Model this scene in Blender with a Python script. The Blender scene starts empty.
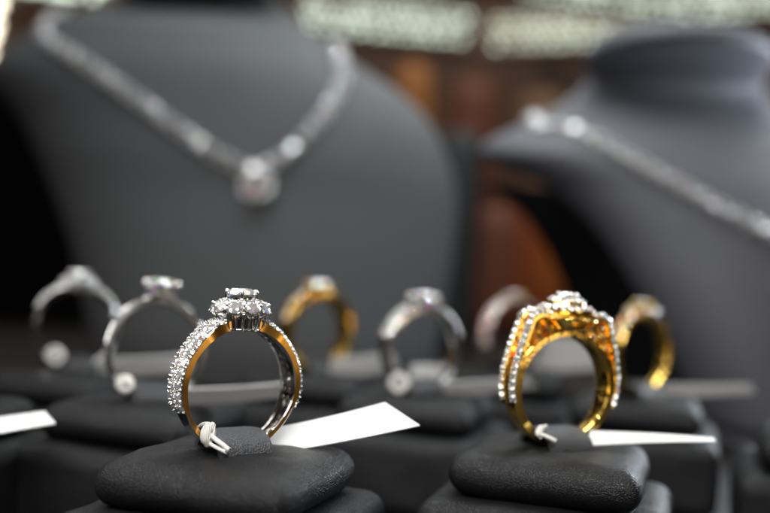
import bpy, bmesh, math, random
from mathutils import Vector, Matrix, noise
from mathutils.bvhtree import BVHTree
random.seed(7)
PI = math.pi
R = math.radians
# ------------------------------------------------------------------ scene (1 unit = 1 cm)
S = bpy.context.scene
COL = S.collection
S.unit_settings.system = 'METRIC'
S.unit_settings.scale_length = 0.01
FPX = 945.0
ROLL = R(3.0)
PITCH = math.atan(6.5 / 945)
CAMZ = 2.75

cam_d = bpy.data.cameras.new('camera')
cam = bpy.data.objects.new('camera', cam_d)
COL.objects.link(cam)
S.camera = cam
cam_d.sensor_width = 36
cam_d.lens = FPX / 770 * 36
cam_d.clip_start = 0.5
cam_d.clip_end = 2000
cam.matrix_world = (Matrix.Translation((0, 0, CAMZ)) @ Matrix.Rotation(R(90) + PITCH, 4, 'X')
                    @ Matrix.Rotation(ROLL, 4, 'Z'))
cam_d.dof.use_dof = True
cam_d.dof.focus_distance = 13.15
cam_d.dof.aperture_fstop = cam_d.lens * 1e-3 / 0.5
cam_d.dof.aperture_blades = 0
CM = cam.matrix_world.copy()


def P(px, py, d):
    """world point seen at photo pixel (770x513) at depth d"""
    return CM @ Vector(((px - 385) / FPX * d, -(py - 256.5) / FPX * d, -d))


# ------------------------------------------------------------------ materials
MAT = {}


def mat(name, color=(.5, .5, .5), rough=.5, metal=0.0, spec=.5, **kw):
    m = bpy.data.materials.new(name)
    m.use_nodes = True
    b = m.node_tree.nodes['Principled BSDF']
    b.inputs['Base Color'].default_value = (*color, 1)
    b.inputs['Roughness'].default_value = rough
    b.inputs['Metallic'].default_value = metal
    b.inputs['Specular IOR Level'].default_value = spec
    for k, v in kw.items():
        b.inputs[k].default_value = v
    MAT[name] = m
    return m


def node(m, t, **kw):
    n = m.node_tree.nodes.new(t)
    for k, v in kw.items():
        if hasattr(n, k):
            setattr(n, k, v)
        else:
            n.inputs[k].default_value = v
    return n


def leather(name, color, rough, grain, depth, crease=.0, sheen=0.0):
    m = mat(name, color, rough)
    nt = m.node_tree
    L = nt.links.new
    b = nt.nodes['Principled BSDF']
    tc = node(m, 'ShaderNodeTexCoord')
    dist = node(m, 'ShaderNodeTexNoise', Scale=grain * .6, Detail=2.0)
    mixv = node(m, 'ShaderNodeVectorMath', operation='MULTIPLY_ADD')
    mixv.inputs[1].default_value = (.03, .03, .03)
    L(tc.outputs['Object'], dist.inputs['Vector'])
    L(dist.outputs['Color'], mixv.inputs[0])
    L(tc.outputs['Object'], mixv.inputs[2])
    v = node(m, 'ShaderNodeTexVoronoi', feature='DISTANCE_TO_EDGE', Scale=grain)
    L(mixv.outputs[0], v.inputs['Vector'])
    cr = node(m, 'ShaderNodeMapRange')
    cr.inputs['From Max'].default_value = .22
    L(v.outputs['Distance'], cr.inputs['Value'])
    n2 = node(m, 'ShaderNodeTexNoise', Scale=grain * .25, Detail=5.0)
    L(tc.outputs['Object'], n2.inputs['Vector'])
    add = node(m, 'ShaderNodeMath', operation='MULTIPLY_ADD')
    add.inputs[1].default_value = .8
    L(n2.outputs['Fac'], add.inputs[0])
    L(cr.outputs['Result'], add.inputs[2])
    bp = node(m, 'ShaderNodeBump', Strength=.9, Distance=depth)
    L(add.outputs[0], bp.inputs['Height'])
    L(bp.outputs['Normal'], b.inputs['Normal'])
    # faint wear in colour and gloss
    n3 = node(m, 'ShaderNodeTexNoise', Scale=grain * .08, Detail=6.0)
    L(tc.outputs['Object'], n3.inputs['Vector'])
    rr = node(m, 'ShaderNodeMapRange')
    rr.inputs['From Min'].default_value = .3
    rr.inputs['From Max'].default_value = .7
    rr.inputs['To Min'].default_value = rough - .07
    rr.inputs['To Max'].default_value = rough + .1
    L(n3.outputs['Fac'], rr.inputs['Value'])
    L(rr.outputs['Result'], b.inputs['Roughness'])
    return m


def metal_mat(name, color, rough, scr=.004, vary=.0, color2=None):
    m = mat(name, color, rough, 1.0)
    nt = m.node_tree
    L = nt.links.new
    b = nt.nodes['Principled BSDF']
    tc = node(m, 'ShaderNodeTexCoord')
    n = node(m, 'ShaderNodeTexNoise', Scale=6.0, Detail=4.0)
    L(tc.outputs['Object'], n.inputs['Vector'])
    bp = node(m, 'ShaderNodeBump', Strength=.35, Distance=scr)
    L(n.outputs['Fac'], bp.inputs['Height'])
    L(bp.outputs['Normal'], b.inputs['Normal'])
    rr = node(m, 'ShaderNodeMapRange')
    rr.inputs['To Min'].default_value = max(.02, rough - .05)
    rr.inputs['To Max'].default_value = rough + .08
    L(n.outputs['Fac'], rr.inputs['Value'])
    L(rr.outputs['Result'], b.inputs['Roughness'])
    return m


def diamond_mat(name, tint=(1, 1, 1), spread=.06, gloss=.44):
    m = bpy.data.materials.new(name)
    m.use_nodes = True
    nt = m.node_tree
    nt.nodes.clear()
    out = nt.nodes.new('ShaderNodeOutputMaterial')
    gs = []
    for i in range(3):
        g = nt.nodes.new('ShaderNodeBsdfGlass')
        c = [0, 0, 0, 1]
        c[i] = tint[i]
        g.inputs['Color'].default_value = c
        g.inputs['Roughness'].default_value = 0
        g.inputs['IOR'].default_value = 2.42 + (i - 1) * spread
        gs.append(g)
    a = nt.nodes.new('ShaderNodeAddShader')
    a2 = nt.nodes.new('ShaderNodeAddShader')
    nt.links.new(gs[0].outputs[0], a.inputs[0])
    nt.links.new(gs[1].outputs[0], a.inputs[1])
    nt.links.new(a.outputs[0], a2.inputs[0])
    nt.links.new(gs[2].outputs[0], a2.inputs[1])
    gl = nt.nodes.new('ShaderNodeBsdfGlossy')
    gl.inputs['Color'].default_value = (.95, .95, .95, 1)
    gl.inputs['Roughness'].default_value = .04
    mx = nt.nodes.new('ShaderNodeMixShader')
    mx.inputs['Fac'].default_value = gloss
    nt.links.new(a2.outputs[0], mx.inputs[1])
    nt.links.new(gl.outputs[0], mx.inputs[2])
    df = nt.nodes.new('ShaderNodeBsdfDiffuse')
    df.inputs['Color'].default_value = (.92, .92, .92, 1)
    mx2 = nt.nodes.new('ShaderNodeMixShader')
    mx2.inputs['Fac'].default_value = .17
    nt.links.new(mx.outputs[0], mx2.inputs[1])
    nt.links.new(df.outputs[0], mx2.inputs[2])
    nt.links.new(mx2.outputs[0], out.inputs['Surface'])
    MAT[name] = m
    return m


def emit_mat(name, color, strength):
    m = bpy.data.materials.new(name)
    m.use_nodes = True
    nt = m.node_tree
    nt.nodes.clear()
    out = nt.nodes.new('ShaderNodeOutputMaterial')
    e = nt.nodes.new('ShaderNodeEmission')
    e.inputs['Color'].default_value = (*color, 1)
    e.inputs['Strength'].default_value = strength
    nt.links.new(e.outputs[0], out.inputs['Surface'])
    MAT[name] = m
    return m


leather('pad_leather', (.006, .0064, .0072), .40, 28, .0052)
MAT['pad_leather'].node_tree.nodes['Principled BSDF'].inputs['Specular IOR Level'].default_value = .24
leather('strap_leather', (.034, .036, .041), .46, 24, .007)
leather('bust_leather', (.094, .097, .102), .58, 9, .012)
leather('bust_leather_blue', (.110, .111, .127), .55, 9, .012)
leather('tray_leather', (.010, .007, .007), .5, 6, .02)
metal_mat('white_gold', (.86, .85, .83), .10)
metal_mat('dark_gallery', (.42, .40, .39), .16)
metal_mat('orange_side', (.93, .47, .09), .20)  # orange metal for the front ring's flat sides
mat('chain_silver', (.93, .92, .90), .28, .25)
metal_mat('yellow_gold', (1.0, .66, .15), .09, .010)
metal_mat('pale_gold', (.90, .68, .28), .16)
metal_mat('reflect_tint_silver', (.86, .66, .58), .18)  # silver with the background's pink reflection put into its colour
diamond_mat('diamond', (1, 1, 1), .012)
diamond_mat('fire_diamond', (1, 1, 1), .10, .18)
mat('hole_shade', (.16, .13, .10), .35, .7)
mat('string_cotton', (.72, .70, .66), .85)
mat('housing', (.22, .15, .10), .5)
emit_mat('led_cool', (.82, 1.0, .84), 1.9)
emit_mat('led_warm', (1.0, .92, .72), 4.5)


def paper_mat():
    m = mat('tag_paper', (.68, .69, .68), .6)
    L = m.node_tree.links.new
    b = m.node_tree.nodes['Principled BSDF']
    tc = node(m, 'ShaderNodeTexCoord')
    n = node(m, 'ShaderNodeTexNoise', Scale=30.0, Detail=6.0)
    L(tc.outputs['Object'], n.inputs['Vector'])
    bp = node(m, 'ShaderNodeBump', Strength=.3, Distance=.004)
    L(n.outputs['Fac'], bp.inputs['Height'])
    L(bp.outputs['Normal'], b.inputs['Normal'])


paper_mat()
_m = MAT['string_cotton']
_tc = node(_m, 'ShaderNodeTexCoord')
_n = node(_m, 'ShaderNodeTexWave', Scale=14.0, Distortion=3.0, Detail=3.0)
_b = node(_m, 'ShaderNodeBump', Strength=.8, Distance=.012)
_m.node_tree.links.new(_tc.outputs['Object'], _n.inputs['Vector'])
_m.node_tree.links.new(_n.outputs['Fac'], _b.inputs['Height'])
_m.node_tree.links.new(_b.outputs['Normal'], _m.node_tree.nodes['Principled BSDF'].inputs['Normal'])


def wood_mat(name, c1, c2, sc, rough):
    m = mat(name, c1, rough)
    L = m.node_tree.links.new
    b = m.node_tree.nodes['Principled BSDF']
    tc = node(m, 'ShaderNodeTexCoord')
    mp = node(m, 'ShaderNodeMapping')
    mp.inputs['Scale'].default_value = (1, 1, .25)
    n = node(m, 'ShaderNodeTexNoise', Scale=sc, Detail=5.0)
    L(tc.outputs['Object'], mp.inputs['Vector'])
    L(mp.outputs[0], n.inputs['Vector'])
    r = node(m, 'ShaderNodeValToRGB')
    r.color_ramp.elements[0].position = .38
    r.color_ramp.elements[1].position = .64
    r.color_ramp.elements[0].color = (*c1, 1)
    r.color_ramp.elements[1].color = (*c2, 1)
    L(n.outputs['Fac'], r.inputs['Fac'])
    L(r.outputs['Color'], b.inputs['Base Color'])


wood_mat('wall_brown', (.050, .028, .020), (.30, .15, .085), .07, .6)
wood_mat('rust_block', (.10, .026, .009), (.42, .10, .02), .25, .5)
wood_mat('amber_block', (.38, .14, .035), (.52, .23, .06), .3, .5)
wood_mat('orange_block', (.34, .085, .018), (.72, .20, .035), .25, .5)
wood_mat('umber_block', (.13, .038, .022), (.28, .09, .05), .3, .5)
wood_mat('tan_block', (.20, .11, .06), (.36, .22, .12), .3, .5)
wood_mat('slate_block', (.008, .011, .010), (.022, .026, .024), .3, .5)
wood_mat('shade_black', (.002, .002, .002), (.004, .0035, .0035), .2, .9)  # near-black for the two boards put in as shade
MAT['shade_black'].node_tree.nodes['Principled BSDF'].inputs['Specular IOR Level'].default_value = .08


# ------------------------------------------------------------------ mesh helpers
def link(name, me, parent=None, mats=None, smooth=None):
    o = bpy.data.objects.new(name, me)
    COL.objects.link(o)
    if mats:
        for mm in mats:
            me.materials.append(MAT[mm])
    if smooth is not None:
        for p in me.polygons:
            p.use_smooth = True
        me.set_sharp_from_angle(angle=R(smooth))
    if parent:
        o.parent = parent
    return o


class MB:
    def __init__(s):
        s.v = []
        s.f = []
        s.m = []

    def add(s, vs, fs, mi=0, M=None):
        o = len(s.v)
        s.v += [tuple(M @ Vector(v)) if M else tuple(v) for v in vs]
        s.f += [tuple(i + o for i in f) for f in fs]
        s.m += ([mi] * len(fs)) if isinstance(mi, int) else mi

    def sphere(s, c, r, n=8, mi=0, sc=(1, 1, 1), M=None):
        vs, fs = [], []
        k = n // 2 + 1
        for i in range(1, k):
            a = PI * i / k
            for j in range(n):
                b = 2 * PI * j / n
                vs.append((c[0] + r * sc[0] * math.sin(a) * math.cos(b), c[1] + r * sc[1] * math.sin(a) * math.sin(b),
                           c[2] + r * sc[2] * math.cos(a)))
        t = len(vs)
        vs += [(c[0], c[1], c[2] + r * sc[2]), (c[0], c[1], c[2] - r * sc[2])]
        for j in range(n):
            fs.append((t, j, (j + 1) % n))
            fs.append((t + 1, (k - 2) * n + (j + 1) % n, (k - 2) * n + j))
            for i in range(k - 2):
                fs.append((i * n + j, (i + 1) * n + j, (i + 1) * n + (j + 1) % n, i * n + (j + 1) % n))
        s.add(vs, fs, mi, M)

    def tube(s, pts, rad, n=8, mi=0, M=None, closed=False):
        pts = [Vector(p) for p in pts]
        N = len(pts)
        vs, fs = [], []
        up = Vector((0.13, 0.31, 0.94))
        for i, p in enumerate(pts):
            if closed:
                t = pts[(i + 1) % N] - pts[i - 1]
            else:
                t = pts[min(i + 1, N - 1)] - pts[max(i - 1, 0)]
            t.normalize()
            x = t.cross(up)
            if x.length < 1e-3:
                x = t.cross(Vector((1, 0, 0)))
            x.normalize()
            y = x.cross(t).normalized()
            up = y
            r = rad[i] if isinstance(rad, (list, tuple)) else rad
            for j in range(n):
                a = 2 * PI * j / n
                vs.append(p + x * (r * math.cos(a)) + y * (r * math.sin(a)))
        for i in range(N if closed else N - 1):
            for j in range(n):
                k = (i + 1) % N
                fs.append((i * n + j, i * n + (j + 1) % n, k * n + (j + 1) % n, k * n + j))
        if not closed:
            fs.append(tuple(range(n))[::-1])
            fs.append(tuple((N - 1) * n + j for j in range(n)))
        s.add(vs, fs, mi, M)

    def lathe(s, prof, n=32, mi=0, M=None, cap=True):
        vs, fs = [], []
        for r, z in prof:
            for j in range(n):
                a = 2 * PI * j / n
                vs.append((r * math.cos(a), r * math.sin(a), z))
        for i in range(len(prof) - 1):
            for j in range(n):
                fs.append((i * n + j, i * n + (j + 1) % n, (i + 1) * n + (j + 1) % n, (i + 1) * n + j))
        if cap:
            fs.append(tuple(range(n))[::-1])
            fs.append(tuple((len(prof) - 1) * n + j for j in range(n)))
        s.add(vs, fs, mi, M)

    def mesh(s, name):
        me = bpy.data.meshes.new(name)
        me.from_pydata(s.v, [], s.f)
        me.polygons.foreach_set('material_index', s.m)
        me.update()
        return me


def thing(name, label, cat, M, group=None):
    o = bpy.data.objects.new(name, None)
    COL.objects.link(o)
    o.empty_display_size = .3
    o.matrix_world = M
    o['label'] = label
    o['category'] = cat
    if group:
        o['group'] = group
    return o


def tagp(o, label, cat, group=None):
    o['label'] = label
    o['category'] = cat
    if group:
        o['group'] = group
    return o


def frame(loc, z, x=None):
    z = z.normalized()
    x = (x or Vector((1, 0, 0)))
    x = (x - z * x.dot(z))
    if x.length < 1e-4:
        x = Vector((0, 1, 0)) - z * z.y
    x.normalize()
    y = z.cross(x)
    return Matrix.Translation(loc) @ Matrix((x, y, z)).transposed().to_4x4()


# brilliant-cut stone, girdle radius 1, table up
def brilliant():
    bm = bmesh.new()
    pts = []
    for i in range(8):
        a = 2 * PI * i / 8
        pts.append((.56 * math.cos(a), .56 * math.sin(a), .34))
        a += PI / 8
        pts.append((.80 * math.cos(a), .80 * math.sin(a), .205))
        pts.append((.30 * math.cos(a), .30 * math.sin(a), -.64))
    for i in range(16):
        a = 2 * PI * (i + .5) / 16
        pts.append((math.cos(a), math.sin(a), .025))
        pts.append((math.cos(a), math.sin(a), -.025))
    pts.append((0, 0, -.88))
    for p in pts:
        bm.verts.new(p)
    bmesh.ops.convex_hull(bm, input=bm.verts)
    bmesh.ops.recalc_face_normals(bm, faces=bm.faces)
    me = bpy.data.meshes.new('brilliant')
    bm.to_mesh(me)
    bm.free()
    me.materials.append(MAT['diamond'])
    return me


BRILL = brilliant()
FIRE = BRILL.copy()
FIRE.materials[0] = MAT['fire_diamond']


def stone(parent, M, r, name='pave_diamond', fire=False):
    o = bpy.data.objects.new(name, FIRE if fire else BRILL)
    COL.objects.link(o)
    o.parent = parent
    o.matrix_local = M @ Matrix.Rotation(random.uniform(0, PI), 4, 'Z') @ Matrix.Diagonal((r, r, r * (1.25 if fire else 1), 1))
    return o


def claw_setting():
    # low cup with four little claws, for a stone of girdle radius 1
    mb = MB()
    n, prof = 16, [(.62, -1.0), (.98, -.30), (1.04, -.02), (.98, .03), (.90, -.06)]
    mb.lathe(prof, n, 0, None, False)
    for k in range(4):
        a = PI / 4 + k * PI / 2
        c, s = math.cos(a), math.sin(a)
        mb.tube([(c * .95, s * .95, -.7), (c * 1.08, s * 1.08, -.1), (c * 1.02, s * 1.02, .20)], [.16, .19, .2], 7)
        mb.sphere((c * .98, s * .98, .24), .21, 8)
    return mb


CLAWS = {}


def claw_mesh(metal):
    if metal not in CLAWS:
        me = claw_setting().mesh('claw_setting')
        me.materials.append(MAT[metal])
        for p in me.polygons:
            p.use_smooth = True
        me.set_sharp_from_angle(angle=R(50))
        CLAWS[metal] = me
    return CLAWS[metal]


def set_stone(root, M, r, metal):
    o = bpy.data.objects.new('claw_setting', claw_mesh(metal))
    COL.objects.link(o)
    o.parent = root
    o.matrix_local = M @ Matrix.Diagonal((r, r, r, 1))
    d = bpy.data.objects.new('pave_diamond', BRILL)
    COL.objects.link(d)
    d.parent = o
    d.matrix_local = (Matrix.Rotation(random.uniform(-.16, .16), 4, 'X') @ Matrix.Rotation(random.uniform(-.16, .16), 4, 'Y')
                      @ Matrix.Rotation(random.uniform(0, PI), 4, 'Z') @ Matrix.Scale(.97, 4))


# ------------------------------------------------------------------ rings
def shank_mesh(name, rin, prof, mats, n=176, th0=0.0, th1=2 * PI, c=None, b=.014):
    """prof(theta)->(rout, halfwidth); theta from top; mats idx: 0 outer,1 side,2 inner"""
    mb = MB()
    closed = abs(th1 - th0 - 2 * PI) < 1e-6
    N = n
    vs = []
    for i in range(N if closed else N + 1):
        th = th0 + (th1 - th0) * i / N
        ro, w = prof(th)[:2]
        ri = rin(th) if callable(rin) else rin
        cs = [(ri, -w + 2.4 * b), (ri + b, -w), (ro - b, -w), (ro, -w + b), (ro, w - b), (ro - b, w), (ri + b, w), (ri, w - 2.4 * b)]
        for r, y in cs:
            vs.append((r * math.sin(th), y, c + r * math.cos(th)))
    fs, ms = [], []
    segm = [2, 1, 0, 0, 0, 1, 2, 2]
    rows = N if closed else N + 1
    for i in range(N):
        k = (i + 1) % rows
        for j in range(8):
            j2 = (j + 1) % 8
            fs.append((i * 8 + j, i * 8 + j2, k * 8 + j2, k * 8 + j))
            ms.append(segm[j])
    if not closed:
        fs += [tuple(range(8))[::-1], tuple(N * 8 + j for j in range(8))]
        ms += [0, 0]
    mb.add(vs, fs, ms)
    return mb.mesh(name)


def polar(th, r, y, c):
    return Vector((r * math.sin(th), y, c + r * math.cos(th)))


def pave(root, prof, c, rows, rs, tha, thb, metal, step=None, beads=True, sides=(-1, 1), rowr=None, lift=.012):
    """rows of stones on the outer face between angles; beads = little claws between them"""
    for sgn in sides:
        for ri_, yf in enumerate(rows):
            r0 = (rowr[ri_] if rowr else rs)
            th = tha + (0 if ri_ % 2 == 0 else .5 * r0 / 1.0)
            while th < thb:
                ro, w = prof(th)[:2]
                y = yf * w
                d = .01
                p0 = polar(sgn * th, ro, y, c)
                p1 = polar(sgn * (th + d), prof(th + d)[0], y, c)
                t = (p1 - p0).normalized()
                nrm = Vector((0, 1, 0)).cross(t)
                if nrm.dot(p0 - Vector((0, 0, c))) < 0:
                    nrm = -nrm
                nrm = (nrm + Vector((0, yf * .45, 0))).normalized()
                set_stone(root, frame(p0 + nrm * (lift + .01), nrm, t), r0 * .95, metal)
                th += (step or 2.12 * r0) / ro


def halo_head(root, zc, base_z, n, Rh, rh, rc, metal, dark, tilt=R(24), base_r=.22):
    """flower halo: n cups with stones round a raised centre stone"""
    cup = MB()
    rods = MB()
    for i in range(n):
        a = 2 * PI * (i + .5) / n
        d = Vector((math.cos(a), math.sin(a), 0))
        nrm = (Vector((0, 0, 1)) * math.cos(tilt) + d * math.sin(tilt)).normalized()
        pos = Vector((0, 0, zc)) + d * Rh
        M = frame(pos, nrm, d)
        cup.lathe([(rh * .55, -rh * 1.75), (rh * .86, -rh * .95), (rh * 1.02, -rh * .3), (rh * 1.10, .018), (rh * 1.03, .030), (rh * .94, .010), (rh * .9, -.03), (rh * .5, -rh * .8)], 20, 0, M)
        stone(root, M @ Matrix.Translation((0, 0, .012)), rh * .93, 'halo_diamond')
        a2 = a + PI / n
        d2 = Vector((math.cos(a2), math.sin(a2), 0))
        top = Vector((0, 0, zc - rh * .75)) + d2 * (Rh + rh * .12)
        for rr_, zz_ in ((-.35, .075), (.45, .045)):
            pp = Vector((0, 0, zc + zz_)) + d2 * (Rh + rh * rr_)
            cup.sphere(pp, .027, 8)
        bot = Vector((0, 0, base_z)) + d2 * base_r
        mid = (top + bot) / 2 + d2 * .035 + Vector((0, 0, -.02))
        pts = []
        for k in range(7):
            t = k / 6
            pts.append(top * (1 - t) ** 2 + mid * 2 * t * (1 - t) + bot * t ** 2)
        if n * 2 * base_r > 3:
            rods.tube([Vector((0, 0, zc - rh * .8)) + d * (Rh + rh * .05), Vector((0, 0, (zc + base_z) / 2 - .02)) + d * lerp(base_r, Rh, .45), Vector((0, 0, base_z)) + d * base_r], .017, 7)
        rods.tube(pts, [.022, .021, .020, .019, .018, .018, .018], 8)
    link('halo_setting', cup.mesh('halo_setting'), root, [metal], 45)
    for rr_, zz_ in ((base_r + .005, base_z + .01), (Rh + rh * .1, zc - rh * .78)):
        rods.tube([(rr_ * math.cos(2 * PI * k / 40), rr_ * math.sin(2 * PI * k / 40), zz_) for k in range(40)], .016, 6, closed=True)
    g = MB()
    g.lathe([(base_r * .6, base_z - .01), (base_r * .97, base_z + .01), (lerp(base_r, Rh, .5) * .93, (base_z + zc) / 2), (Rh * .78, zc - rh * 1.2), (Rh * .7, zc - .03), (.05, zc - .06)], 32)
    link('gallery_claws', rods.mesh('gallery_claws'), root, [metal], 60)
    link('basket', g.mesh('basket'), root, [dark], 40)
    # centre stone
    zt = zc + .18
    stone(root, Matrix.Translation((0, 0, zt)), rc, 'centre_diamond')
    p = MB()
    for i in range(6):
        a = 2 * PI * i / 6 + .12
        d = Vector((math.cos(a), math.sin(a), 0))
        p.tube([d * rc * .6 + Vector((0, 0, zc - .05)), d * (rc * 1.03) + Vector((0, 0, zt - .05)), d * (rc * 1.03) + Vector((0, 0, zt + .02))], .022, 8)
        p.sphere(d * rc * .98 + Vector((0, 0, zt + .035)), .036, 10)
    p.lathe([(rc * .80, zt - .075), (rc * .86, zt - .075), (rc * .86, zt - .045), (rc * .80, zt - .045)], 32)
    link('prong', p.mesh('prong'), root, [metal], 50)


def solitaire_head(root, zc, base_z, rc, metal, n=6, small=False):
    stone(root, Matrix.Translation((0, 0, zc)), rc, 'centre_diamond', True)
    p = MB()
    for i in range(n):
        a = 2 * PI * i / n + .3
        d = Vector((math.cos(a), math.sin(a), 0))
        p.tube([d * rc * .35 + Vector((0, 0, base_z)), d * rc * .75 + Vector((0, 0, (zc + base_z) / 2)), d * rc * 1.03 + Vector((0, 0, zc - .02)), d * rc * 1.0 + Vector((0, 0, zc + .05))], rc * .12, 8)
        p.sphere(d * rc * .96 + Vector((0, 0, zc + .06)), rc * .15, 8)
    p.lathe([(rc * .62, zc - rc * .62), (rc * .72, zc - rc * .62), (rc * .74, zc - rc * .45), (rc * .64, zc - rc * .45)], 28)
    p.lathe([(rc * .28, base_z - .02), (rc * .42, base_z - .02), (rc * .45, base_z + .06), (rc * .3, base_z + .06)], 24)
    link('prong', p.mesh('prong'), root, [metal], 50)


def lerp(a, b, t):
    return a + (b - a) * t


def sstep(a, b, x):
    t = max(0, min(1, (x - a) / (b - a)))
    return t * t * (3 - 2 * t)


def fold(th):
    th = (th + PI) % (2 * PI) - PI
    return abs(th)


YAW = R(27)


def ring_root(label, x, y, z, yaw, tilt=(0, 0), name='ring'):
    M = Matrix.Translation((x, y, z)) @ Matrix.Rotation(yaw, 4, 'Z') @ Matrix.Rotation(tilt[0], 4, 'X') @ Matrix.Rotation(tilt[1], 4, 'Y')
    return thing('ring', label, 'ring', M, 'diamond rings standing in a display tray')


# positions of the stands on the tray (columns a, rows b)
def at(px, d):
    p = P(px, 256, d)
    return p.x, p.y


RING1 = at(243.5, 13.45)
RING2 = at(565, 15.1)
RING3 = at(158, 17.7)
RING4 = at(426, 20.6)
RING5 = at(80, 21.5)
RING6 = at(320, 23.6)
RING7 = at(645, 22.0)
RING8 = at(516, 26.4)


# ---- ring 1
def ring_one():
    yaw = R(34)
    rt = ring_root('sharply focused front ring with orange sides, paved shoulders and a flower-shaped diamond head', RING1[0], RING1[1], -.03, yaw, (0, R(0)))
    c = .93
    rin = .81

    def prof(th):
        f = fold(th)
        k = sstep(R(112), R(102), f)
        ro = .895 + .022 * k + .05 * sstep(R(55), R(16), f)
        if f > R(112):  # the lower shank runs in flatter facets
            ro += .012 * math.cos((f - R(145)) * 5.0)
        w = lerp(.15, .245, sstep(R(150), R(75), f)) - .05 * sstep(R(40), R(15), f)
        return ro, w
    link('shank', shank_mesh('shank', rin, prof, None, c=c), rt, ['white_gold', 'orange_side', 'white_gold'], 32)
    pave(rt, prof, c, [-.64, 0, .64], .073, R(21), R(107), 'white_gold')
    hm = MB()
    hm.lathe([(.036, .0), (.036, .004), (.02, .005)], 12)  # thin dark discs put in as the shade inside pierced holes
    hm = hm.mesh('hole_shade_disc')
    hm.materials.append(MAT['hole_shade'])
    for s_ in (-1, 1):
        for k in range(10):
            for y in (-.07, .07):
                p = polar(s_ * R(30 + 8.2 * k), rin - .001, y, c)
                nrm = Vector((0, 0, c)) - p
                nrm.y = 0
                o = bpy.data.objects.new('hole_shade_disc', hm)
                COL.objects.link(o)
                o.parent = rt
                o.matrix_local = frame(p, nrm, Vector((0, 1, 0)))
    halo_head(rt, c + 1.12, c + .80, 10, .345, .122, .24, 'white_gold', 'dark_gallery', tilt=R(48), base_r=.29)
    return rt


def hump(pts):
    """outer radius from a half-polygon given as (x,z) from the centre, symmetric"""
    def f(th):
        t = fold(th)
        d = Vector((math.sin(t), math.cos(t)))
        best = None
        for (x0, z0), (x1, z1) in zip(pts, pts[1:]):
            # intersect ray with segment
            ex, ez = x1 - x0, z1 - z0
            den = d.x * ez - d.y * ex
            if abs(den) < 1e-9:
                continue
            r = (x0 * ez - z0 * ex) / den
            s = (x0 * d.y - z0 * d.x) / den
            if r > 0 and -1e-6 <= s <= 1 + 1e-6:
                best = r if best is None else min(best, r)
        return best
    return f


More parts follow.
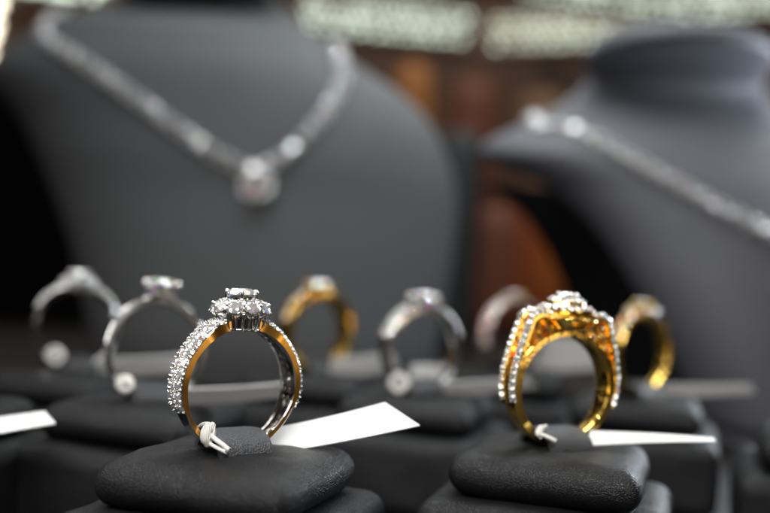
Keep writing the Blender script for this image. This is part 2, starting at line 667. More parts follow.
def ring_two():
    rt = ring_root('yellow gold ring with a stepped oval diamond head, standing on the right front cushion', RING2[0], RING2[1], -.03, R(24), (0, R(2)))
    c = .95
    rin = .81

    def prof(th):
        f = fold(th)
        return .945 - .03 * sstep(R(60), R(30), f), lerp(.13, .18, sstep(R(150), R(80), f))
    link('shank', shank_mesh('shank', rin, prof, None, c=c), rt, ['yellow_gold'] * 3, 32)
    hp = hump([(0, 1.19), (.62, 1.18), (.73, 1.11), (.90, .62), (.985, .25), (.99, -.05), (.93, -.30), (.80, -.5)])

    def ph(th):
        f = fold(th)
        r = hp(min(f, R(108)))
        return max(r, .95), .25

    def rin_h(th):
        return ph(th)[0] - lerp(.035, .095, sstep(R(108), R(70), fold(th)))
    for y0 in (-1, 1):  # two rails, front and back, with a gap between
        def pr(th):
            return ph(th)[0], .072
        me = shank_mesh('cathedral_rail', rin_h, pr, None, n=96, th0=-R(108), th1=R(108), c=c)
        o = link('cathedral_rail', me, rt, ['yellow_gold'] * 3, 32)
        o.location = (0, y0 * .135, 0)
        # stones on this rail
        th = 0.0
        ang = []
        while th < R(104):
            ang.append(th)
            if th > 0:
                ang.append(-th)
            th += .124 / ph(th)[0] * (1.0 if th < R(20) or th > R(50) else .86)
        for th in ang:
            ro = ph(th)[0]
            p0 = polar(th, ro, y0 * .135, c)
            p1 = polar(th + .01, ph(th + .01)[0], y0 * .135, c)
            t = (p1 - p0).normalized()
            nrm = Vector((0, 1, 0)).cross(t)
            if nrm.dot(p0 - Vector((0, 0, c))) < 0:
                nrm = -nrm
            n2 = (nrm + Vector((0, y0 * .75, 0))).normalized()
            set_stone(rt, frame(p0 + Vector((0, y0 * .040, 0)) + nrm * .010, n2, t), .058, 'white_gold')
    g = MB()
    # scrolls of the open gallery between the finger hole and the rails
    for y0 in (-.13, .13):
        for s_ in (-1, 1):
            for (t0, t1) in ((6, 20), (20, 34), (34, 48), (48, 64)):
                pts = []
                for k in range(9):
                    t = k / 8
                    th = s_ * R(lerp(t0, t1, t))
                    ro = ph(th)[0] - .10
                    pts.append(polar(th, lerp(.90, ro, math.sin(t * PI) ** .8), y0, c))
                g.tube(pts, .030, 8)
    g.lathe([(.30, c + .93), (.34, c + .95), (.52, c + 1.09), (.50, c + 1.12)], 32)
    link('gallery', g.mesh('gallery'), rt, ['yellow_gold'], 60)
    # stepped head
    h = MB()
    E = Matrix.Translation((0, 0, c + .085)) @ Matrix.Diagonal((1.12, .95, 1, 1))
    h.lathe([(.30, 1.06), (.40, 1.09), (.43, 1.13), (.43, 1.17), (.31, 1.18), (.28, 1.22), (.27, 1.29), (.22, 1.31), (.15, 1.30)], 40, 0, E)
    link('head_plate', h.mesh('head_plate'), rt, ['pale_gold'], 35)
    for (Rr, n, z, r) in ((.385, 20, 1.27, .056), (.235, 12, 1.40, .054)):
        for i in range(n):
            a = 2 * PI * i / n
            d = Vector((math.cos(a) * 1.12, math.sin(a) * .95, 0))
            dn = Vector((math.cos(a), math.sin(a), 0))
            set_stone(rt, frame(d * Rr + Vector((0, 0, c + z)), (Vector((0, 0, 1)) + dn * .7).normalized(), dn), r, 'white_gold')
    stone(rt, Matrix.Translation((0, 0, c + 1.455)), .165, 'centre_diamond')
    p = MB()
    for i in range(6):
        a = 2 * PI * i / 6
        d = Vector((math.cos(a), math.sin(a), 0))
        p.tube([d * .15 + Vector((0, 0, c + 1.32)), d * .172 + Vector((0, 0, c + 1.465))], .022, 8)
        p.sphere(d * .165 + Vector((0, 0, c + 1.485)), .032, 8)
    p.tube([(.165 * math.cos(2 * PI * k / 32), .165 * math.sin(2 * PI * k / 32), c + 1.38) for k in range(32)], .02, 6, closed=True)
    link('prong', p.mesh('prong'), rt, ['white_gold'], 60)


def simple_ring(label, pos, metal, yaw=R(27), tilt=(0, 0), rin=.80, t=.12, wtop=.12, wbot=.12, rise=.0, rows=None, rs=.06,
                tha=R(22), thb=R(70), head='sol', rc=.28, hz=.30, side=None, z=-.03):
    rt = ring_root(label, pos[0], pos[1], z, yaw, tilt)
    c = rin + t

    def prof(th):
        f = fold(th)
        return rin + t + rise * sstep(R(75), R(15), f), lerp(wbot, wtop, sstep(R(140), R(50), f))
    link('shank', shank_mesh('shank', rin, prof, None, c=c, n=128), rt, [metal, side or metal, metal], 32)
    if rows:
        pave(rt, prof, c, rows, rs, tha, thb, metal if metal != 'yellow_gold' else 'pale_gold')
    top = c + rin + t + rise
    if head == 'sol':
        solitaire_head(rt, top + hz, top - .05, rc, metal if metal == 'white_gold' else 'pale_gold')
    elif head == 'halo':
        halo_head(rt, top + hz - .08, top - .08, 10, rc * 1.28, rc * .40, rc * .82, 'white_gold' if metal == 'white_gold' else 'pale_gold', metal, base_r=rc * .8)
    return rt


ring_one()
ring_two()
simple_ring('slim plain silver ring with one large diamond, partly hidden behind the front ring', RING3, 'white_gold', yaw=R(24),
            rin=.84, t=.10, wtop=.13, wbot=.15, rise=.05, tilt=(R(-5), R(4)), head='sol', rc=.36, hz=.19, side='white_gold')
simple_ring('silver ring with paved shoulders, between the front ring and the stepped gold ring', RING4, 'white_gold', yaw=R(26),
            rin=.82, t=.11, wtop=.21, wbot=.13, rise=.05, rows=[-.62, 0, .62], rs=.072, tha=R(22), thb=R(74), head='sol', rc=.34, hz=.14)
simple_ring('leftmost silver ring, with wide jewelled shoulders, dark background showing through its hole', RING5, 'white_gold', yaw=R(22),
            rin=.82, t=.13, wtop=.24, wbot=.13, rise=.03, rows=[-.45, .45], rs=.08, tha=R(26), thb=R(62), head='halo', rc=.25, hz=.14)
simple_ring('blurred yellow gold ring with wide shoulders and one round diamond, behind the front ring', RING6, 'yellow_gold', yaw=R(40),
            rin=.84, t=.15, wtop=.27, wbot=.25, rise=.03, rows=[0], rs=.09, tha=R(26), thb=R(70), head='sol', rc=.30, hz=.12)
simple_ring('yellow gold ring at the far right with a halo head, behind the stepped gold ring', RING7, 'yellow_gold', yaw=R(36),
            rin=.84, t=.12, wtop=.19, wbot=.15, rise=.04, rows=[-.45, .45], rs=.07, tha=R(26), thb=R(62), head='halo', rc=.25, hz=.10)
simple_ring('most distant ring, silver with painted-pink reflections, behind the left side of the stepped gold ring', RING8, 'reflect_tint_silver', yaw=R(30),
            rin=.82, t=.14, wtop=.24, wbot=.16, rise=.03, rows=[-.55, 0, .55], rs=.085, tha=R(20), thb=R(112), head='sol', rc=.26, hz=.10)


# ------------------------------------------------------------------ ring stands
def cushion_mesh(name, h, t, rad, puff, seed, n=30):
    """padded leather block: rounded box whose faces swell a little; top at z=0"""
    bm = bmesh.new()
    bmesh.ops.create_cube(bm, size=2)
    bmesh.ops.subdivide_edges(bm, edges=bm.edges, cuts=n, use_grid_fill=True)
    for v in bm.verts:
        p = v.co.copy()
        # rather more vertices near the edges
        p = Vector([math.copysign(abs(a) ** .8, a) for a in p])
        q = Vector((p.x * h, p.y * h, p.z * t / 2))
        rz = min(rad, t / 2 * .98)
        inner = Vector((max(-(h - rad), min(h - rad, q.x)), max(-(h - rad), min(h - rad, q.y)), max(-(t / 2 - rz), min(t / 2 - rz, q.z))))
        d = q - inner
        if d.length > 1e-9:
            ex, ey, ez = d.x / rad, d.y / rad, d.z / rz
            L_ = math.hypot((abs(ex) ** 4 + abs(ey) ** 4) ** .25, ez)
            q = inner + Vector((ex / L_ * rad, ey / L_ * rad, ez / L_ * rz))
        u, w, s = q.x / h, q.y / h, q.z / (t / 2)
        if abs(s) > .3:
            q.z += math.copysign(1, s) * puff * (1 - u * u) * (1 - w * w) * min(1, (abs(s) - .3) / .7)
        q.x += math.copysign(1, u) * puff * .6 * (1 - w * w) * (1 - s * s) * abs(u)
        q.y += math.copysign(1, w) * puff * .6 * (1 - u * u) * (1 - s * s) * abs(w)
        nn = noise.noise_vector(q * 1.1 + Vector((seed * 7.3, seed * 3.1, 0)))
        q += nn * .035
        q.z += noise.noise(q * 3.0 + Vector((seed, 0, 5))) * .012
        v.co = q - Vector((0, 0, t / 2 + puff * .9))
    me = bpy.data.meshes.new(name)
    bm.to_mesh(me)
    bm.free()
    return me


PADYAW = R(-18)
TRAYZ = -2.35


def stand(pos, label, strap_yaw, seed, yaw=PADYAW, z=0.0, size=1.40, strap=True):
    rt = thing('ring_stand', label, 'ring stand', Matrix.Translation((pos[0], pos[1], z)) @ Matrix.Rotation(yaw, 4, 'Z'), 'padded black ring stands in the tray')
    link('cushion', cushion_mesh('cushion', size, .66, .33, .06, seed), rt, ['pad_leather'], 180)
    o = link('base_tier', cushion_mesh('base_tier', size + .40, TRAYZ * -1 - .70, .34, .03, seed + 20), rt, ['pad_leather'], 180)
    o.location = (0, 0, -.68)
    if not strap:
        return rt
    # leather strap arching over the bottom of the ring, along the ring's axis
    mb = MB()
    N, K = 22, 8
    W = .40
    outer, inner = [], []
    for i in range(N + 1):
        t = i / N
        a = PI * t
        yy = -math.cos(a) * .46
        zz = math.sin(a) ** .75 * .40 - .10
        outer.append((yy, zz))
        inner.append((yy * .82, zz - .07))
    vs = []
    for i in range(N + 1):
        for j in range(K + 1):
            x = lerp(-W, W, j / K)
            e = 1 - abs(2 * j / K - 1) ** 6 * .08
            vs.append((x, outer[i][0], outer[i][1] * e))
        for j in range(K + 1):
            x = lerp(-W, W, j / K)
            vs.append((x * .985, inner[i][0], inner[i][1]))
    fs = []
    row = 2 * (K + 1)
    for i in range(N):
        for j in range(K):
            a0 = i * row + j
            fs.append((a0, a0 + 1, a0 + row + 1, a0 + row))
            b0 = a0 + K + 1
            fs.append((b0, b0 + row, b0 + row + 1, b0 + 1))
        for j in (0, K):
            a0 = i * row + j
            b0 = a0 + K + 1
            fs.append((a0, a0 + row, b0 + row, b0))
    mb.add(vs, fs)
    o = link('strap', mb.mesh('strap'), rt, ['strap_leather'], 50)
    o.rotation_euler = (0, 0, strap_yaw - yaw)
    # slit in the top that the strap comes out of
    s2 = MB()
    s2.lathe([(.40, -.03), (.42, .0), (.40, .012), (.36, .0)], 32, 0, Matrix.Diagonal((1, 1.22, 1, 1)), cap=False)
    o2 = link('slit_welt', s2.mesh('slit_welt'), rt, ['pad_leather'], 60)
    o2.rotation_euler = (0, 0, strap_yaw - yaw)
    return rt


stand(RING1, 'black leather stand in focus at the front, holding the flower-head ring', R(34), 1)
stand(RING2, 'black leather stand at right front under the yellow gold stepped ring', R(27), 2)
stand(RING3, 'black leather stand behind and left of the front one, under the plain single-diamond ring', R(24), 3)
stand(RING4, 'blurred black stand in the middle under the silver ring with paved shoulders', R(26), 4)
stand(RING5, 'dark stand at the far left under the silver halo ring', R(22), 5)
stand(RING6, 'blurred dark stand under the yellow gold ring behind the front ring', R(40), 6)
stand(RING7, 'blurred dark stand under the gold halo ring at the far right', R(36), 7)
stand(RING8, 'most distant blurred stand, under the fully paved silver ring', R(30), 8)
stand(at(846, 18.0), 'black stand cut off by the right edge of the photo', R(27), 9, strap=False)
stand(at(-70, 16.6), 'black stand cut off by the lower left edge of the photo', R(27), 10, strap=False)


# ------------------------------------------------------------------ tags
def paper(name, label, corners, nx=16, bend=.0, string=None, thick=.018):
    """corners: near-left, far-left, far-right, near-right (world points)"""
    c = [Vector(p) for p in corners]
    o0 = sum(c, Vector()) / 4
    rt = thing('price_tag', label, 'price tag', Matrix.Translation(o0), 'paper tags tied to the rings')
    nrm = (c[3] - c[0]).cross(c[1] - c[0]).normalized()
    vs, fs = [], []
    ny = 4
    for k in (0, 1):
        for i in range(nx + 1):
            for j in range(ny + 1):
                u, v = i / nx, j / ny
                p = c[0].lerp(c[3], u).lerp(c[1].lerp(c[2], u), v)
                p = p + nrm * (bend * math.sin(u * PI) + k * thick) - o0
                vs.append(p)
    n1 = (nx + 1) * (ny + 1)
    for i in range(nx):
        for j in range(ny):
            a = i * (ny + 1) + j
            fs.append((a, a + ny + 1, a + ny + 2, a + 1)[::-1])
            fs.append((a + n1, a + ny + 1 + n1, a + ny + 2 + n1, a + 1 + n1))
    bd = [i * (ny + 1) for i in range(nx + 1)] + [nx * (ny + 1) + j for j in range(1, ny + 1)] + \
         [i * (ny + 1) + ny for i in range(nx - 1, -1, -1)] + [j for j in range(ny - 1, 0, -1)]
    for a, b in zip(bd, bd[1:] + bd[:1]):
        fs.append((a, b, b + n1, a + n1))
    mb = MB()
    mb.add(vs, fs)
    link('paper_strip', mb.mesh('paper_strip'), rt, ['tag_paper'], 50)
    if string:
        sb = MB()
        for pts, r in string:
            pts = [Vector(p) - o0 for p in pts]
            # smooth
            for _ in range(2):
                q = [pts[0]]
                for a, b in zip(pts, pts[1:]):
                    q += [a.lerp(b, .25), a.lerp(b, .75)]
                q.append(pts[-1])
                pts = q
            if isinstance(r, list):
                r = [r[min(int(k * len(r) / len(pts)), len(r) - 1)] for k in range(len(pts))]
            sb.tube(pts, r, 8)
        link('string', sb.mesh('string'), rt, ['string_cotton'], 60)
    return rt


# knot and loop on the front ring: built in the ring's own frame
MR1 = Matrix.Translation((RING1[0], RING1[1], -.03)) @ Matrix.Rotation(R(34), 4, 'Z')


def r1(x, y, z):
    return MR1 @ Vector((x, y, z))


loop1 = [r1(-.40, -.17, .26), r1(-.46, -.20, .16), r1(-.47, -.12, .03), r1(-.42, .0, -.0), r1(-.33, .10, .05), r1(-.30, .05, .2), r1(-.32, -.10, .30),
         r1(-.38, -.21, .28), r1(-.36, -.24, .16), r1(-.30, -.24, .07)]
tail1 = [r1(-.40, -.20, .24), r1(-.33, -.26, .17), r1(-.24, -.34, .10), r1(-.16, -.40, .04), r1(-.06, -.46, .02)]
tail2 = [r1(-.42, -.18, .18), r1(-.36, -.24, .10), r1(-.28, -.33, .05), r1(-.20, -.40, .02)]
paper('price_tag', 'bright white tag lying sharp beside the front ring, pointing right',
      [P(262, 456, 13.75), P(276, 428, 14.15), P(385, 403, 14.55), P(420, 426, 14.15)], bend=-.03,
      string=[([P(213, 425, 13.1), P(208, 428, 13.0), P(205, 434, 12.95), P(206, 441, 12.95), P(211, 447, 13.0)], [.05] * 4 + [.075] * 8 + [.06] * 3 + [.03] * 3),
              ([P(199, 428, 13.2), P(203, 424, 13.1), P(210, 424, 13.05), P(214, 429, 13.05), P(213, 437, 13.0), P(209, 443, 13.0)], .034),
              ([P(210, 434, 13.0), P(216, 440, 12.9), P(222, 444, 12.8), P(229, 450, 12.75)], .034),
              ([P(205, 440, 13.0), P(213, 446, 12.9), P(226, 452, 12.75)], .028)])
paper('price_tag', 'thin tag seen edge-on, running right from the stepped gold ring',
      [P(586, 446, 14.9), P(590, 431, 15.1), P(713, 438, 15.5), P(716, 442, 15.3)], bend=.03,
      string=[([P(546, 426, 14.75), P(541, 428, 14.65), P(538, 433, 14.6), P(541, 438, 14.6)], [.03] * 3 + [.055] * 5 + [.03] * 3),
              ([P(540, 434, 14.6), P(548, 437, 14.5), P(556, 441, 14.45)], .03)])
paper('price_tag', 'pale grey tag end entering from the left edge of the photo',
      [P(-90, 452, 15.4), P(-84, 432, 16.0), P(45, 412, 16.2), P(56, 424, 15.6)], bend=.02)
paper('price_tag', 'blurred white tag of the plain single-diamond ring, seen through the front ring',
      [P(170, 404, 17.2), P(172, 388, 16.92), P(288, 382, 17.42), P(292, 396, 17.7)], bend=.04,
      string=[([P(128, 392, 17.1), P(117, 387, 17.1), P(120, 377, 17.1), P(130, 377, 17.1), P(133, 387, 17.0), P(124, 393, 17.0), P(119, 382, 17.0), P(129, 382, 17.0)], .048)])
paper('price_tag', 'grey blurred tag behind the plain single-diamond ring, pointing right from the far left ring',
      [P(96, 376, 21.2), P(100, 358, 20.92), P(186, 354, 21.52), P(196, 371, 21.8)], bend=.04,
      string=[([P(58, 364, 20.9), P(46, 358, 20.9), P(50, 347, 20.9), P(62, 349, 20.9), P(64, 359, 20.8), P(54, 366, 20.8), P(50, 352, 20.8), P(61, 354, 20.8)], .045)])
paper('price_tag', 'blurred tag to the right of the middle silver ring',
      [P(442, 397, 20.6), P(442, 382, 20.32), P(528, 376, 20.62), P(536, 387, 20.9)], bend=.04,
      string=[([P(402, 392, 20.2), P(390, 386, 20.2), P(394, 374, 20.2), P(406, 377, 20.2), P(407, 387, 20.1), P(397, 392, 20.1)], .07)])
paper('price_tag', 'blurred tag beside the yellow gold ring that stands behind the front ring',
      [P(328, 380, 23.2), P(332, 358, 22.92), P(392, 352, 23.52), P(400, 368, 23.8)], bend=.04)
paper('price_tag', 'large blurred tag seen through the hole of the stepped gold ring',
      [P(522, 372, 27), P(532, 334, 26.88), P(606, 338, 27.68), P(612, 368, 27.8)], bend=.04)
paper('price_tag', 'faint blurred tag pointing right from the gold ring at far right',
      [P(660, 397, 22.6), P(662, 384, 22.48), P(750, 384, 22.78), P(756, 393, 22.9)], bend=.03)
paper('price_tag', 'blurred tag seen through the hole of the middle silver ring',
      [P(408, 388, 22.3), P(412, 364, 22.2), P(446, 364, 22.4), P(450, 386, 22.5)], bend=.03)


# ------------------------------------------------------------------ busts
def catmull(rows, n):
    out = []
    m = len(rows)
    for i in range(m - 1):
        p0, p1, p2, p3 = rows[max(i - 1, 0)], rows[i], rows[i + 1], rows[min(i + 2, m - 1)]
        for k in range(n):
            t = k / n
            out.append([.5 * ((2 * b) + (-a + c) * t + (2 * a - 5 * b + 4 * c - d) * t * t + (-a + 3 * b - 3 * c + d) * t ** 3)
                        for a, b, c, d in zip(p0, p1, p2, p3)])
    out.append(list(rows[-1]))
    return out


def bust(label, rows, D, material, shade_w=0, shade_top=99):
    """rows: (py, xl, xr, centre depth, half depth) from the top down; sizes in cm come from depth D"""
    W = []
    for py, xl, xr, cd, hd in rows:
        a, b = P(xl, py, cd), P(xr, py, cd)
        z = (a.z + b.z) / 2 if xr < 760 else a.z
        W.append([z, a.x, b.x, cd, hd])
    W = catmull(W, 7)
    n = 88
    vs, fs = [], []
    x0 = sum(w[1] + w[2] for w in W) / (2 * len(W))
    y0 = W[-1][3]
    zb = W[-1][0]
    for z, xl, xr, cd, hd in W:
        cx, hx = (xl + xr) / 2, (xr - xl) / 2
        for j in range(n):
            a = 2 * PI * j / n
            ca, sa = math.cos(a), math.sin(a)
            x = cx + hx * math.copysign(abs(ca) ** .85, ca)
            y = cd - hd * math.copysign(abs(sa) ** .95, sa) * (1 if sa > 0 else .55)
            vs.append((x - x0, y - y0, z - zb))
    m = len(W)
    for i in range(m - 1):
        for j in range(n):
            fs.append((i * n + j, (i + 1) * n + j, (i + 1) * n + (j + 1) % n, i * n + (j + 1) % n))
    fs.append(tuple(range(n)))
    fs.append(tuple((m - 1) * n + j for j in range(n))[::-1])
    fs = [f[::-1] for f in fs]
    rt = thing('necklace_bust', label, 'display bust', Matrix.Translation((x0, y0, zb)), 'necklace display busts')
    mb = MB()
    mb.add(vs, fs)
    link('bust_body', mb.mesh('bust_body'), rt, [material], 60)
    if shade_w:
        # shade along the chest's left edge, put in as a flat black board
        off = shade_w / FPX * D
        out = [(w_[1] - off * sstep(W[0][0], W[-1][0], w_[0]) ** .3, w_[0]) for w_ in W if w_[0] < shade_top]
        rgt = [(w_[2], w_[0]) for w_ in W if w_[0] < shade_top]
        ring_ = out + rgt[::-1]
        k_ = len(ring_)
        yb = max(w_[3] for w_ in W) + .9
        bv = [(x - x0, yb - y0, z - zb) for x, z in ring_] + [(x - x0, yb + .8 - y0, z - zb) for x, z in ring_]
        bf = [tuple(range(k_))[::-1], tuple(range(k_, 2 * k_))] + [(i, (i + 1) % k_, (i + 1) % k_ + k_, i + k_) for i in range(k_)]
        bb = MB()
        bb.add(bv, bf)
        link('shade_board', bb.mesh('shade_board'), rt, ['shade_black'], 40)
    ft = MB()
    hx = (W[-1][2] - W[-1][1]) / 2
    ft.lathe([(1.0, TRAYZ - zb + .02), (1.04, TRAYZ - zb + .1), (1.0, TRAYZ - zb + .45), (.8, .05)], 40, 0, Matrix.Translation(((W[-1][1] + W[-1][2]) / 2 - x0, 0, 0)) @ Matrix.Diagonal((hx * .8, 2.4, 1, 1)))
    link('foot', ft.mesh('foot'), rt, [material], 50)
    wv = [Vector(v) + Vector((x0, y0, zb)) for v in vs]
    return BVHTree.FromPolygons(wv, fs)


B1 = bust('dark grey necklace bust on the left wearing the pendant necklace', [
    (-44, 112, 288, 39.5, 3.0), (-38, 104, 296, 39.3, 4.0), (-24, 108, 292, 39.3, 3.9), (-13, 128, 274, 40.9, 1.9),
    (2, 120, 284, 41.3, 1.2), (14, 96, 300, 40.8, 1.5), (26, 66, 316, 39.6, 2.5), (40, 40, 334, 38.6, 3.3), (60, 12, 362, 38.4, 3.5), (78, -6, 392, 38.3, 3.6), (96, -6, 416, 38.2, 3.6),
    (130, 20, 441, 38.0, 3.5), (165, 38, 453, 37.8, 3.4), (200, 53, 457, 37.6, 3.2), (250, 71, 452, 37.4, 3.1), (300, 83, 444, 37.3, 3.0), (345, 92, 436, 37.3, 2.9),
    (380, 104, 424, 37.4, 2.6)], 38, 'bust_leather')
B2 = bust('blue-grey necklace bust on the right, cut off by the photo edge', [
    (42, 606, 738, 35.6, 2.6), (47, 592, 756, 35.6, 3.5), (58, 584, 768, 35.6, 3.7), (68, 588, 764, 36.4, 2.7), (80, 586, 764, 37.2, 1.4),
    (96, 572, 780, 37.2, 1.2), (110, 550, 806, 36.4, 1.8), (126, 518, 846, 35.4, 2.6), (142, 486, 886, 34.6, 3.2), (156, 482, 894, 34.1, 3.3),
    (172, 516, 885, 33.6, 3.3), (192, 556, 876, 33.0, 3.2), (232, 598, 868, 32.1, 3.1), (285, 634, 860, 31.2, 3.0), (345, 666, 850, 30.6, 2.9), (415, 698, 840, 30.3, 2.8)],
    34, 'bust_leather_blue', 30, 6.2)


def cast(bvh, px, py):
    o = CM.translation
    d = (P(px, py, 10) - o).normalized()
    h = bvh.ray_cast(o, d)
    return (h[0], h[1]) if h[0] is not None else None


def necklace(label, bvh, path, extra0, extra1, pendant_at=None):
    # dense sampling in the photo's plane, dropped onto the bust's own surface
    pts = []
    for (a, b) in zip(path, path[1:]):
        for k in range(24):
            t = k / 24
            h = cast(bvh, lerp(a[0], b[0], t), lerp(a[1], b[1], t))
            if h:
                pts.append(h)
    h = cast(bvh, *path[-1])
    if h:
        pts.append(h)

    def wrap(p, nrm, dirv, n):
        # carry on round the back of the neck, hugging the surface
        out = []
        cur = p.copy()
        for i in range(n):
            q = cur + dirv.normalized() * .2
            f = bvh.find_nearest(q)
            if f[0] is None:
                break
            out.append((f[0], f[1]))
            cur = f[0]
        return out
    pre = wrap(pts[0][0], pts[0][1], Vector(extra0), 20)[::-1] if extra0 else []
    post = wrap(pts[-1][0], pts[-1][1], Vector(extra1), 20) if extra1 else []
    pts = pre + pts + post
    # smooth
    for _ in range(3):
        pts = [pts[0]] + [((pts[i - 1][0] + pts[i][0] + pts[i + 1][0]) / 3, (pts[i - 1][1] + pts[i][1] + pts[i + 1][1]).normalized()) for i in range(1, len(pts) - 1)] + [pts[-1]]
    step = .52
    acc = 0
    sel = [pts[0] + (pts[1][0] - pts[0][0],)]
    for i in range(1, len(pts)):
        acc += (pts[i][0] - pts[i - 1][0]).length
        if acc >= step:
            acc = 0
            sel.append((pts[i][0], pts[i][1], pts[i][0] - pts[i - 1][0]))
    org = sel[len(sel) // 2][0]
    rt = thing('necklace', label, 'necklace', Matrix.Translation(org), 'diamond necklaces on the busts')
    lm = MB()
    lm.lathe([(.12, -.10), (.165, -.08), (.185, .03), (.175, .07), (.15, .05), (.10, -.02)], 16)
    lm.sphere((.19, .0, -.03), .05, 6)
    for k in range(4):
        a = PI / 4 + k * PI / 2
        lm.sphere((.165 * math.cos(a), .165 * math.sin(a), .075), .028, 6)
    me = lm.mesh('link')
    me.materials.append(MAT['chain_silver'])
    for p in me.polygons:
        p.use_smooth = True
    me.set_sharp_from_angle(angle=R(45))
    for k, (p, nrm, t) in enumerate(sel):
        nj = (nrm + Vector((random.uniform(-.26, .26), random.uniform(-.26, .26), random.uniform(-.26, .26)))).normalized()
        M = Matrix.Translation(-org) @ frame(p + nrm * .11, nj, t)
        o = bpy.data.objects.new('link', me)
        COL.objects.link(o)
        o.parent = rt
        o.matrix_local = M @ Matrix.Scale(1.42, 4)
        d = bpy.data.objects.new('diamond', BRILL)
        COL.objects.link(d)
        d.parent = o
        d.matrix_local = Matrix.Translation((0, 0, .05)) @ Matrix.Diagonal((.155, .155, .155, 1))
    if pendant_at:
        p, nrm = cast(bvh, *pendant_at)
        M = Matrix.Translation(-org) @ frame(p + nrm * .30, (nrm + Vector((0, -.2, .15))).normalized(), Vector((1, 0, 0)))
        pm = MB()
        pm.lathe([(.30, -.20), (.50, -.14), (.60, -.02), (.60, .05), (.55, .07), (.38, .06), (.36, .10), (.30, .06), (.2, -.05)], 36)
        pm.tube([(0, .5, 0), (0, .72, .05), (0, .8, -.08), (0, .7, -.16), (0, .52, -.08)], .05, 8, closed=True)
        for k in range(14):
            a = 2 * PI * (k + .5) / 14
            pm.sphere((.57 * math.cos(a), .57 * math.sin(a), .09), .035, 6)
        for k in range(4):
            a = PI / 4 + k * PI / 2
            pm.sphere((.35 * math.cos(a), .35 * math.sin(a), .18), .055, 8)
        po = link('pendant', pm.mesh('pendant'), rt, ['white_gold'], 40)
        po.matrix_local = M
        stone(po, Matrix.Translation((0, 0, .14)), .34, 'centre_diamond', True)
        for k in range(14):
            a = 2 * PI * k / 14
            stone(po, Matrix.Translation((.48 * math.cos(a), .48 * math.sin(a), .09)), .095, 'halo_diamond')


necklace('diamond line necklace with a round halo pendant, on the left bust', B1,
         [(46, 40), (75, 56), (110, 79), (145, 104), (180, 130), (215, 154), (240, 166), (258, 170), (276, 163), (300, 144), (323, 117), (338, 92), (343, 74), (338, 62)],
         (0, 1, .3), (-.2, 1, .3), (258, 186))
necklace('diamond line necklace running to the right edge, on the right bust', B2,
         [(540, 130), (552, 127), (570, 131), (600, 144), (650, 172), (700, 200), (750, 226), (790, 244)],
         (0, 1, .3), (1, 0, .3))


# ------------------------------------------------------------------ setting
def plane_obj(name, pts, material, kind='structure', thick=0.0):
    mb = MB()
    mb.add(pts, [tuple(range(len(pts)))])
    o = link(name, mb.mesh(name), None, [material])
    o['kind'] = kind
    return o


plane_obj('counter', [(-160, -30, TRAYZ), (160, -30, TRAYZ), (160, 110, TRAYZ), (-160, 110, TRAYZ)], 'tray_leather')
plane_obj('back_wall', [(-160, 108, -10), (160, 108, -10), (160, 108, 90), (-160, 108, 90)], 'wall_brown')


def rbox(hx, hy, hz, r=.3):
    bm = bmesh.new()
    bmesh.ops.create_cube(bm, size=2)
    for v in bm.verts:
        v.co = Vector((v.co.x * hx, v.co.y * hy, v.co.z * hz))
    bmesh.ops.bevel(bm, geom=bm.edges, offset=r, segments=4, affect='EDGES', profile=.6)
    me = bpy.data.meshes.new('block')
    bm.to_mesh(me)
    bm.free()
    return me


def block(name, label, cat, px0, px1, py0, py1, D, depth, material, r=.4, extra=None):
    a, b = P(px0, py0, D), P(px1, py1, D)
    cx, cz = (a.x + b.x) / 2, (a.z + b.z) / 2
    me = rbox(abs(b.x - a.x) / 2, depth / 2, abs(a.z - b.z) / 2, r)
    o = link(name, me, None, [material], 40)
    o.location = (cx, D + depth / 2, cz)
    tagp(o, label, cat)
    return o


def block_down(name, label, cat, px0, px1, py0, D, depth, material, r=.4):
    """a block standing on the counter, its top at photo row py0"""
    a, b = P(px0, py0, D), P(px1, py0, D)
    zt = (a.z + b.z) / 2
    me = rbox(abs(b.x - a.x) / 2, depth / 2, (zt - TRAYZ) / 2, r)
    o = link(name, me, None, [material], 40)
    o.location = ((a.x + b.x) / 2, D + depth / 2, (zt + TRAYZ) / 2)
    tagp(o, label, cat)
    return o


block_down('display_block', 'dark brown block beside the left bust, leftmost of the row between the busts', 'display block', 478, 520, 204, 70, 4, 'umber_block', 1.8)
block_down('display_block', 'dark rust block in the row between the busts, next to the dark brown one', 'display block', 512, 546, 190, 76, 4, 'rust_block', 1.6)
block_down('display_block', 'bright orange block in the middle of the row between the busts', 'display block', 540, 578, 180, 82, 4, 'orange_block', 1.8)
block_down('display_block', 'red-brown block at the right end of the row between the busts', 'display block', 572, 628, 206, 72, 4, 'rust_block', 2.0)
block_down('display_block', 'small blurred amber block behind the right shoulder of the left bust', 'display block', 396, 436, 58, 84, 5, 'amber_block', 2.2)
block_down('display_block', 'blurred reddish brown block above the gap between the busts', 'display block', 452, 500, 74, 84, 5, 'umber_block', 2.0)
block_down('display_block', 'blurred tan block beside the left shoulder of the right bust', 'display block', 520, 574, 86, 92, 5, 'tan_block', 2.2)
block_down('display_block', 'dark green-grey upright block right of the left bust', 'display block', 438, 486, 128, 54, 4, 'slate_block', 1.2)
block_down('display_block', 'olive brown block at the right edge above the right bust', 'display block', 738, 850, 46, 88, 5, 'tan_block', 2.2)
block_down('dark_gap_panel', 'added black panel for the dark gap behind the left side of the left bust', 'dark gap panel', -320, 150, 66, 62, 1.2, 'shade_black', .3)  # black sheet added to make the dark gap beside the bust


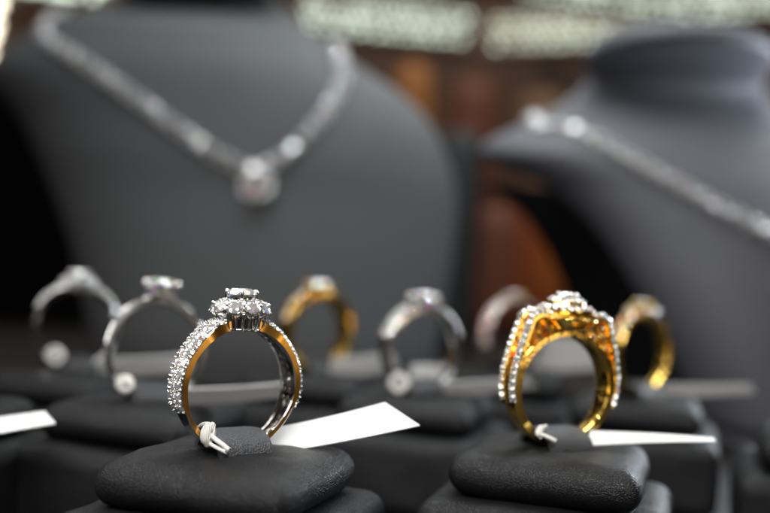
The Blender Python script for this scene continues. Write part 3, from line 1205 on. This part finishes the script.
# ------------------------------------------------------------------ lit strips of small lamps overhead, far back
def led_strip(label, c0, c1, D, rows, cols, hpx, warm=False, size=.20):
    a, b = P(*c0, D), P(*c1, D)
    ax = (b - a)
    Lx = ax.length
    ax.normalize()
    dn = Vector((0, -.25, -1))
    dn = (dn - ax * dn.dot(ax)).normalized()
    h = hpx / FPX * D
    nrm = ax.cross(dn).normalized()
    if nrm.y > 0:
        nrm = -nrm
    mid = (a + b) / 2 + dn * h / 2
    M = frame(mid, nrm, ax)
    rt = thing('light_strip', label, 'light strip', M, 'light strips shining at the top of the photo')
    hb = rbox(Lx / 2 + .3, h / 2 + .3, .5, .2)
    o = link('housing', hb, rt, ['housing'], 40)
    o.location = (0, 0, -.52)
    mb = MB()
    mb.lathe([(size * .9, 0), (size, .03), (size * .9, .10), (size * .5, .14)], 10)
    me = mb.mesh('lamp')
    me.materials.append(MAT['led_warm' if warm else 'led_cool'])
    for i in range(cols):
        for j in range(rows):
            if random.random() < .10:
                continue
            q = bpy.data.objects.new('lamp', me)
            COL.objects.link(q)
            q.parent = rt
            x = (-.5 + (i + .5 + (.5 if j % 2 else 0)) / (cols + .5)) * Lx
            q.location = (x + random.uniform(-.12, .12), (-.5 + (j + .5) / rows) * h + random.uniform(-.08, .08), 0)
            q.scale = (random.uniform(.75, 1.15),) * 3


led_strip('long pale green light strip at the top, right of the left bust neck', (302, -6), (472, 12), 70, 4, 18, 38)
led_strip('pale green light strip above the gap between the busts', (488, 18), (652, 10), 78, 4, 16, 36)
led_strip('slanting light strip highest in the middle of the top edge', (520, -22), (700, 2), 66, 2, 17, 20)
led_strip('light strip at the top right corner', (676, -14), (830, -24), 72, 4, 15, 38)
led_strip('short light strip at the top left behind the left bust', (14, -34), (110, -22), 48, 3, 13, 28)
led_strip('warm bright upright light at the left edge of the photo', (-30, -30), (8, -28), 50, 20, 5, 96, warm=True)


# ------------------------------------------------------------------ world and lamps
w = bpy.data.worlds.new('World')
S.world = w
w.use_nodes = True
nt = w.node_tree
bg = nt.nodes['Background']
tc = nt.nodes.new('ShaderNodeTexCoord')
nz = nt.nodes.new('ShaderNodeTexNoise')
nz.inputs['Scale'].default_value = 4.2
nz.inputs['Detail'].default_value = 3
rp = nt.nodes.new('ShaderNodeValToRGB')
rp.color_ramp.elements[0].position = .46
rp.color_ramp.elements[0].color = (.010, .009, .009, 1)
rp.color_ramp.elements[1].position = .64
rp.color_ramp.elements[1].color = (.95, .85, .76, 1)
e = rp.color_ramp.elements.new(.55)
e.color = (.06, .05, .045, 1)
nt.links.new(tc.outputs['Generated'], nz.inputs['Vector'])
nt.links.new(nz.outputs['Fac'], rp.inputs['Fac'])
nt.links.new(rp.outputs['Color'], bg.inputs['Color'])
sx = nt.nodes.new('ShaderNodeSeparateXYZ')
nt.links.new(tc.outputs['Generated'], sx.inputs[0])
mr = nt.nodes.new('ShaderNodeMapRange')
mr.inputs['From Min'].default_value = -.05
mr.inputs['From Max'].default_value = .45
mr.inputs['To Min'].default_value = .03
mr.inputs['To Max'].default_value = 1.1
nt.links.new(sx.outputs['Z'], mr.inputs['Value'])
nt.links.new(mr.outputs['Result'], bg.inputs['Strength'])
bg.inputs['Strength'].default_value = 1.0


def area(name, loc, target, sx, sy, power, color, spread=180):
    l = bpy.data.lights.new(name, 'AREA')
    l.spread = R(spread)
    l.shape = 'RECTANGLE'
    l.size = sx
    l.size_y = sy
    l.energy = power
    l.color = color
    o = bpy.data.objects.new(name, l)
    COL.objects.link(o)
    o.location = loc
    d = Vector(target) - Vector(loc)
    o.rotation_euler = d.to_track_quat('-Z', 'Y').to_euler()
    return o


area('top_lamp', (3, 31.5, 25), (2, 33, 0), 42, 7, 6800, (.90, .97, 1.0))
area('back_lamp', (0, 70, 40), (0, 84, 0), 60, 10, 7000, (1.0, .93, .84))
area('upper_fill', (-5, 7, 15), (0, 15, 0), 22, 5, 560, (1.0, .98, .95), 80)  # unseen area light added for sparkle on the stones
area('left_fill', (-19, 8, 8), (-2, 14, 1.5), 8, 8, 900, (1.0, .98, .96))  # unseen, added for white sparkle on the stones' left
area('right_fill', (21, 33, 8), (0, 15, 0), 8, 8, 4200, (.82, .92, 1.0))  # unseen, added to put a highlight on the stands' right faces
area('front_fill', (1, -3, 14), (0, 14, 1), 14, 6, 450, (1.0, .97, .93), 60)  # unseen fill added to light the tags and ring fronts
area('warm_fill', (27, -4, 1.5), (0, 14, 1.5), 7, 5, 200, (1.0, .82, .60))  # unseen, added so the orange ring sides reflect something warm
for i, (x, y, z) in enumerate([(-9, 9, 18), (-3, 4, 19), (4, 10, 20), (10, 7, 17), (-14, 16, 17), (7, 20, 22), (-6, 24, 24), (15, 24, 20), (0, -2, 15), (-12, 2, 12)]):
    area('sparkle_light', (x, y, z), (0, 17, 1), .5, .5, 80, (1, .98, .95), 110)  # small unseen lights added to make the stones glitter

# ------------------------------------------------------------------ render settings
cy = S.cycles
cy.max_bounces = 14
cy.transmission_bounces = 12
cy.glossy_bounces = 6
cy.diffuse_bounces = 3
cy.caustics_reflective = False
cy.caustics_refractive = False
cy.sample_clamp_indirect = 30
cy.blur_glossy = .3
cy.use_denoising = True
try:
    cy.denoiser = 'OPENIMAGEDENOISE'
except Exception:
    pass
vs_ = S.view_settings
vs_.view_transform = 'Standard'
vs_.look = 'None'
vs_.exposure = 0.3
vs_.gamma = 1
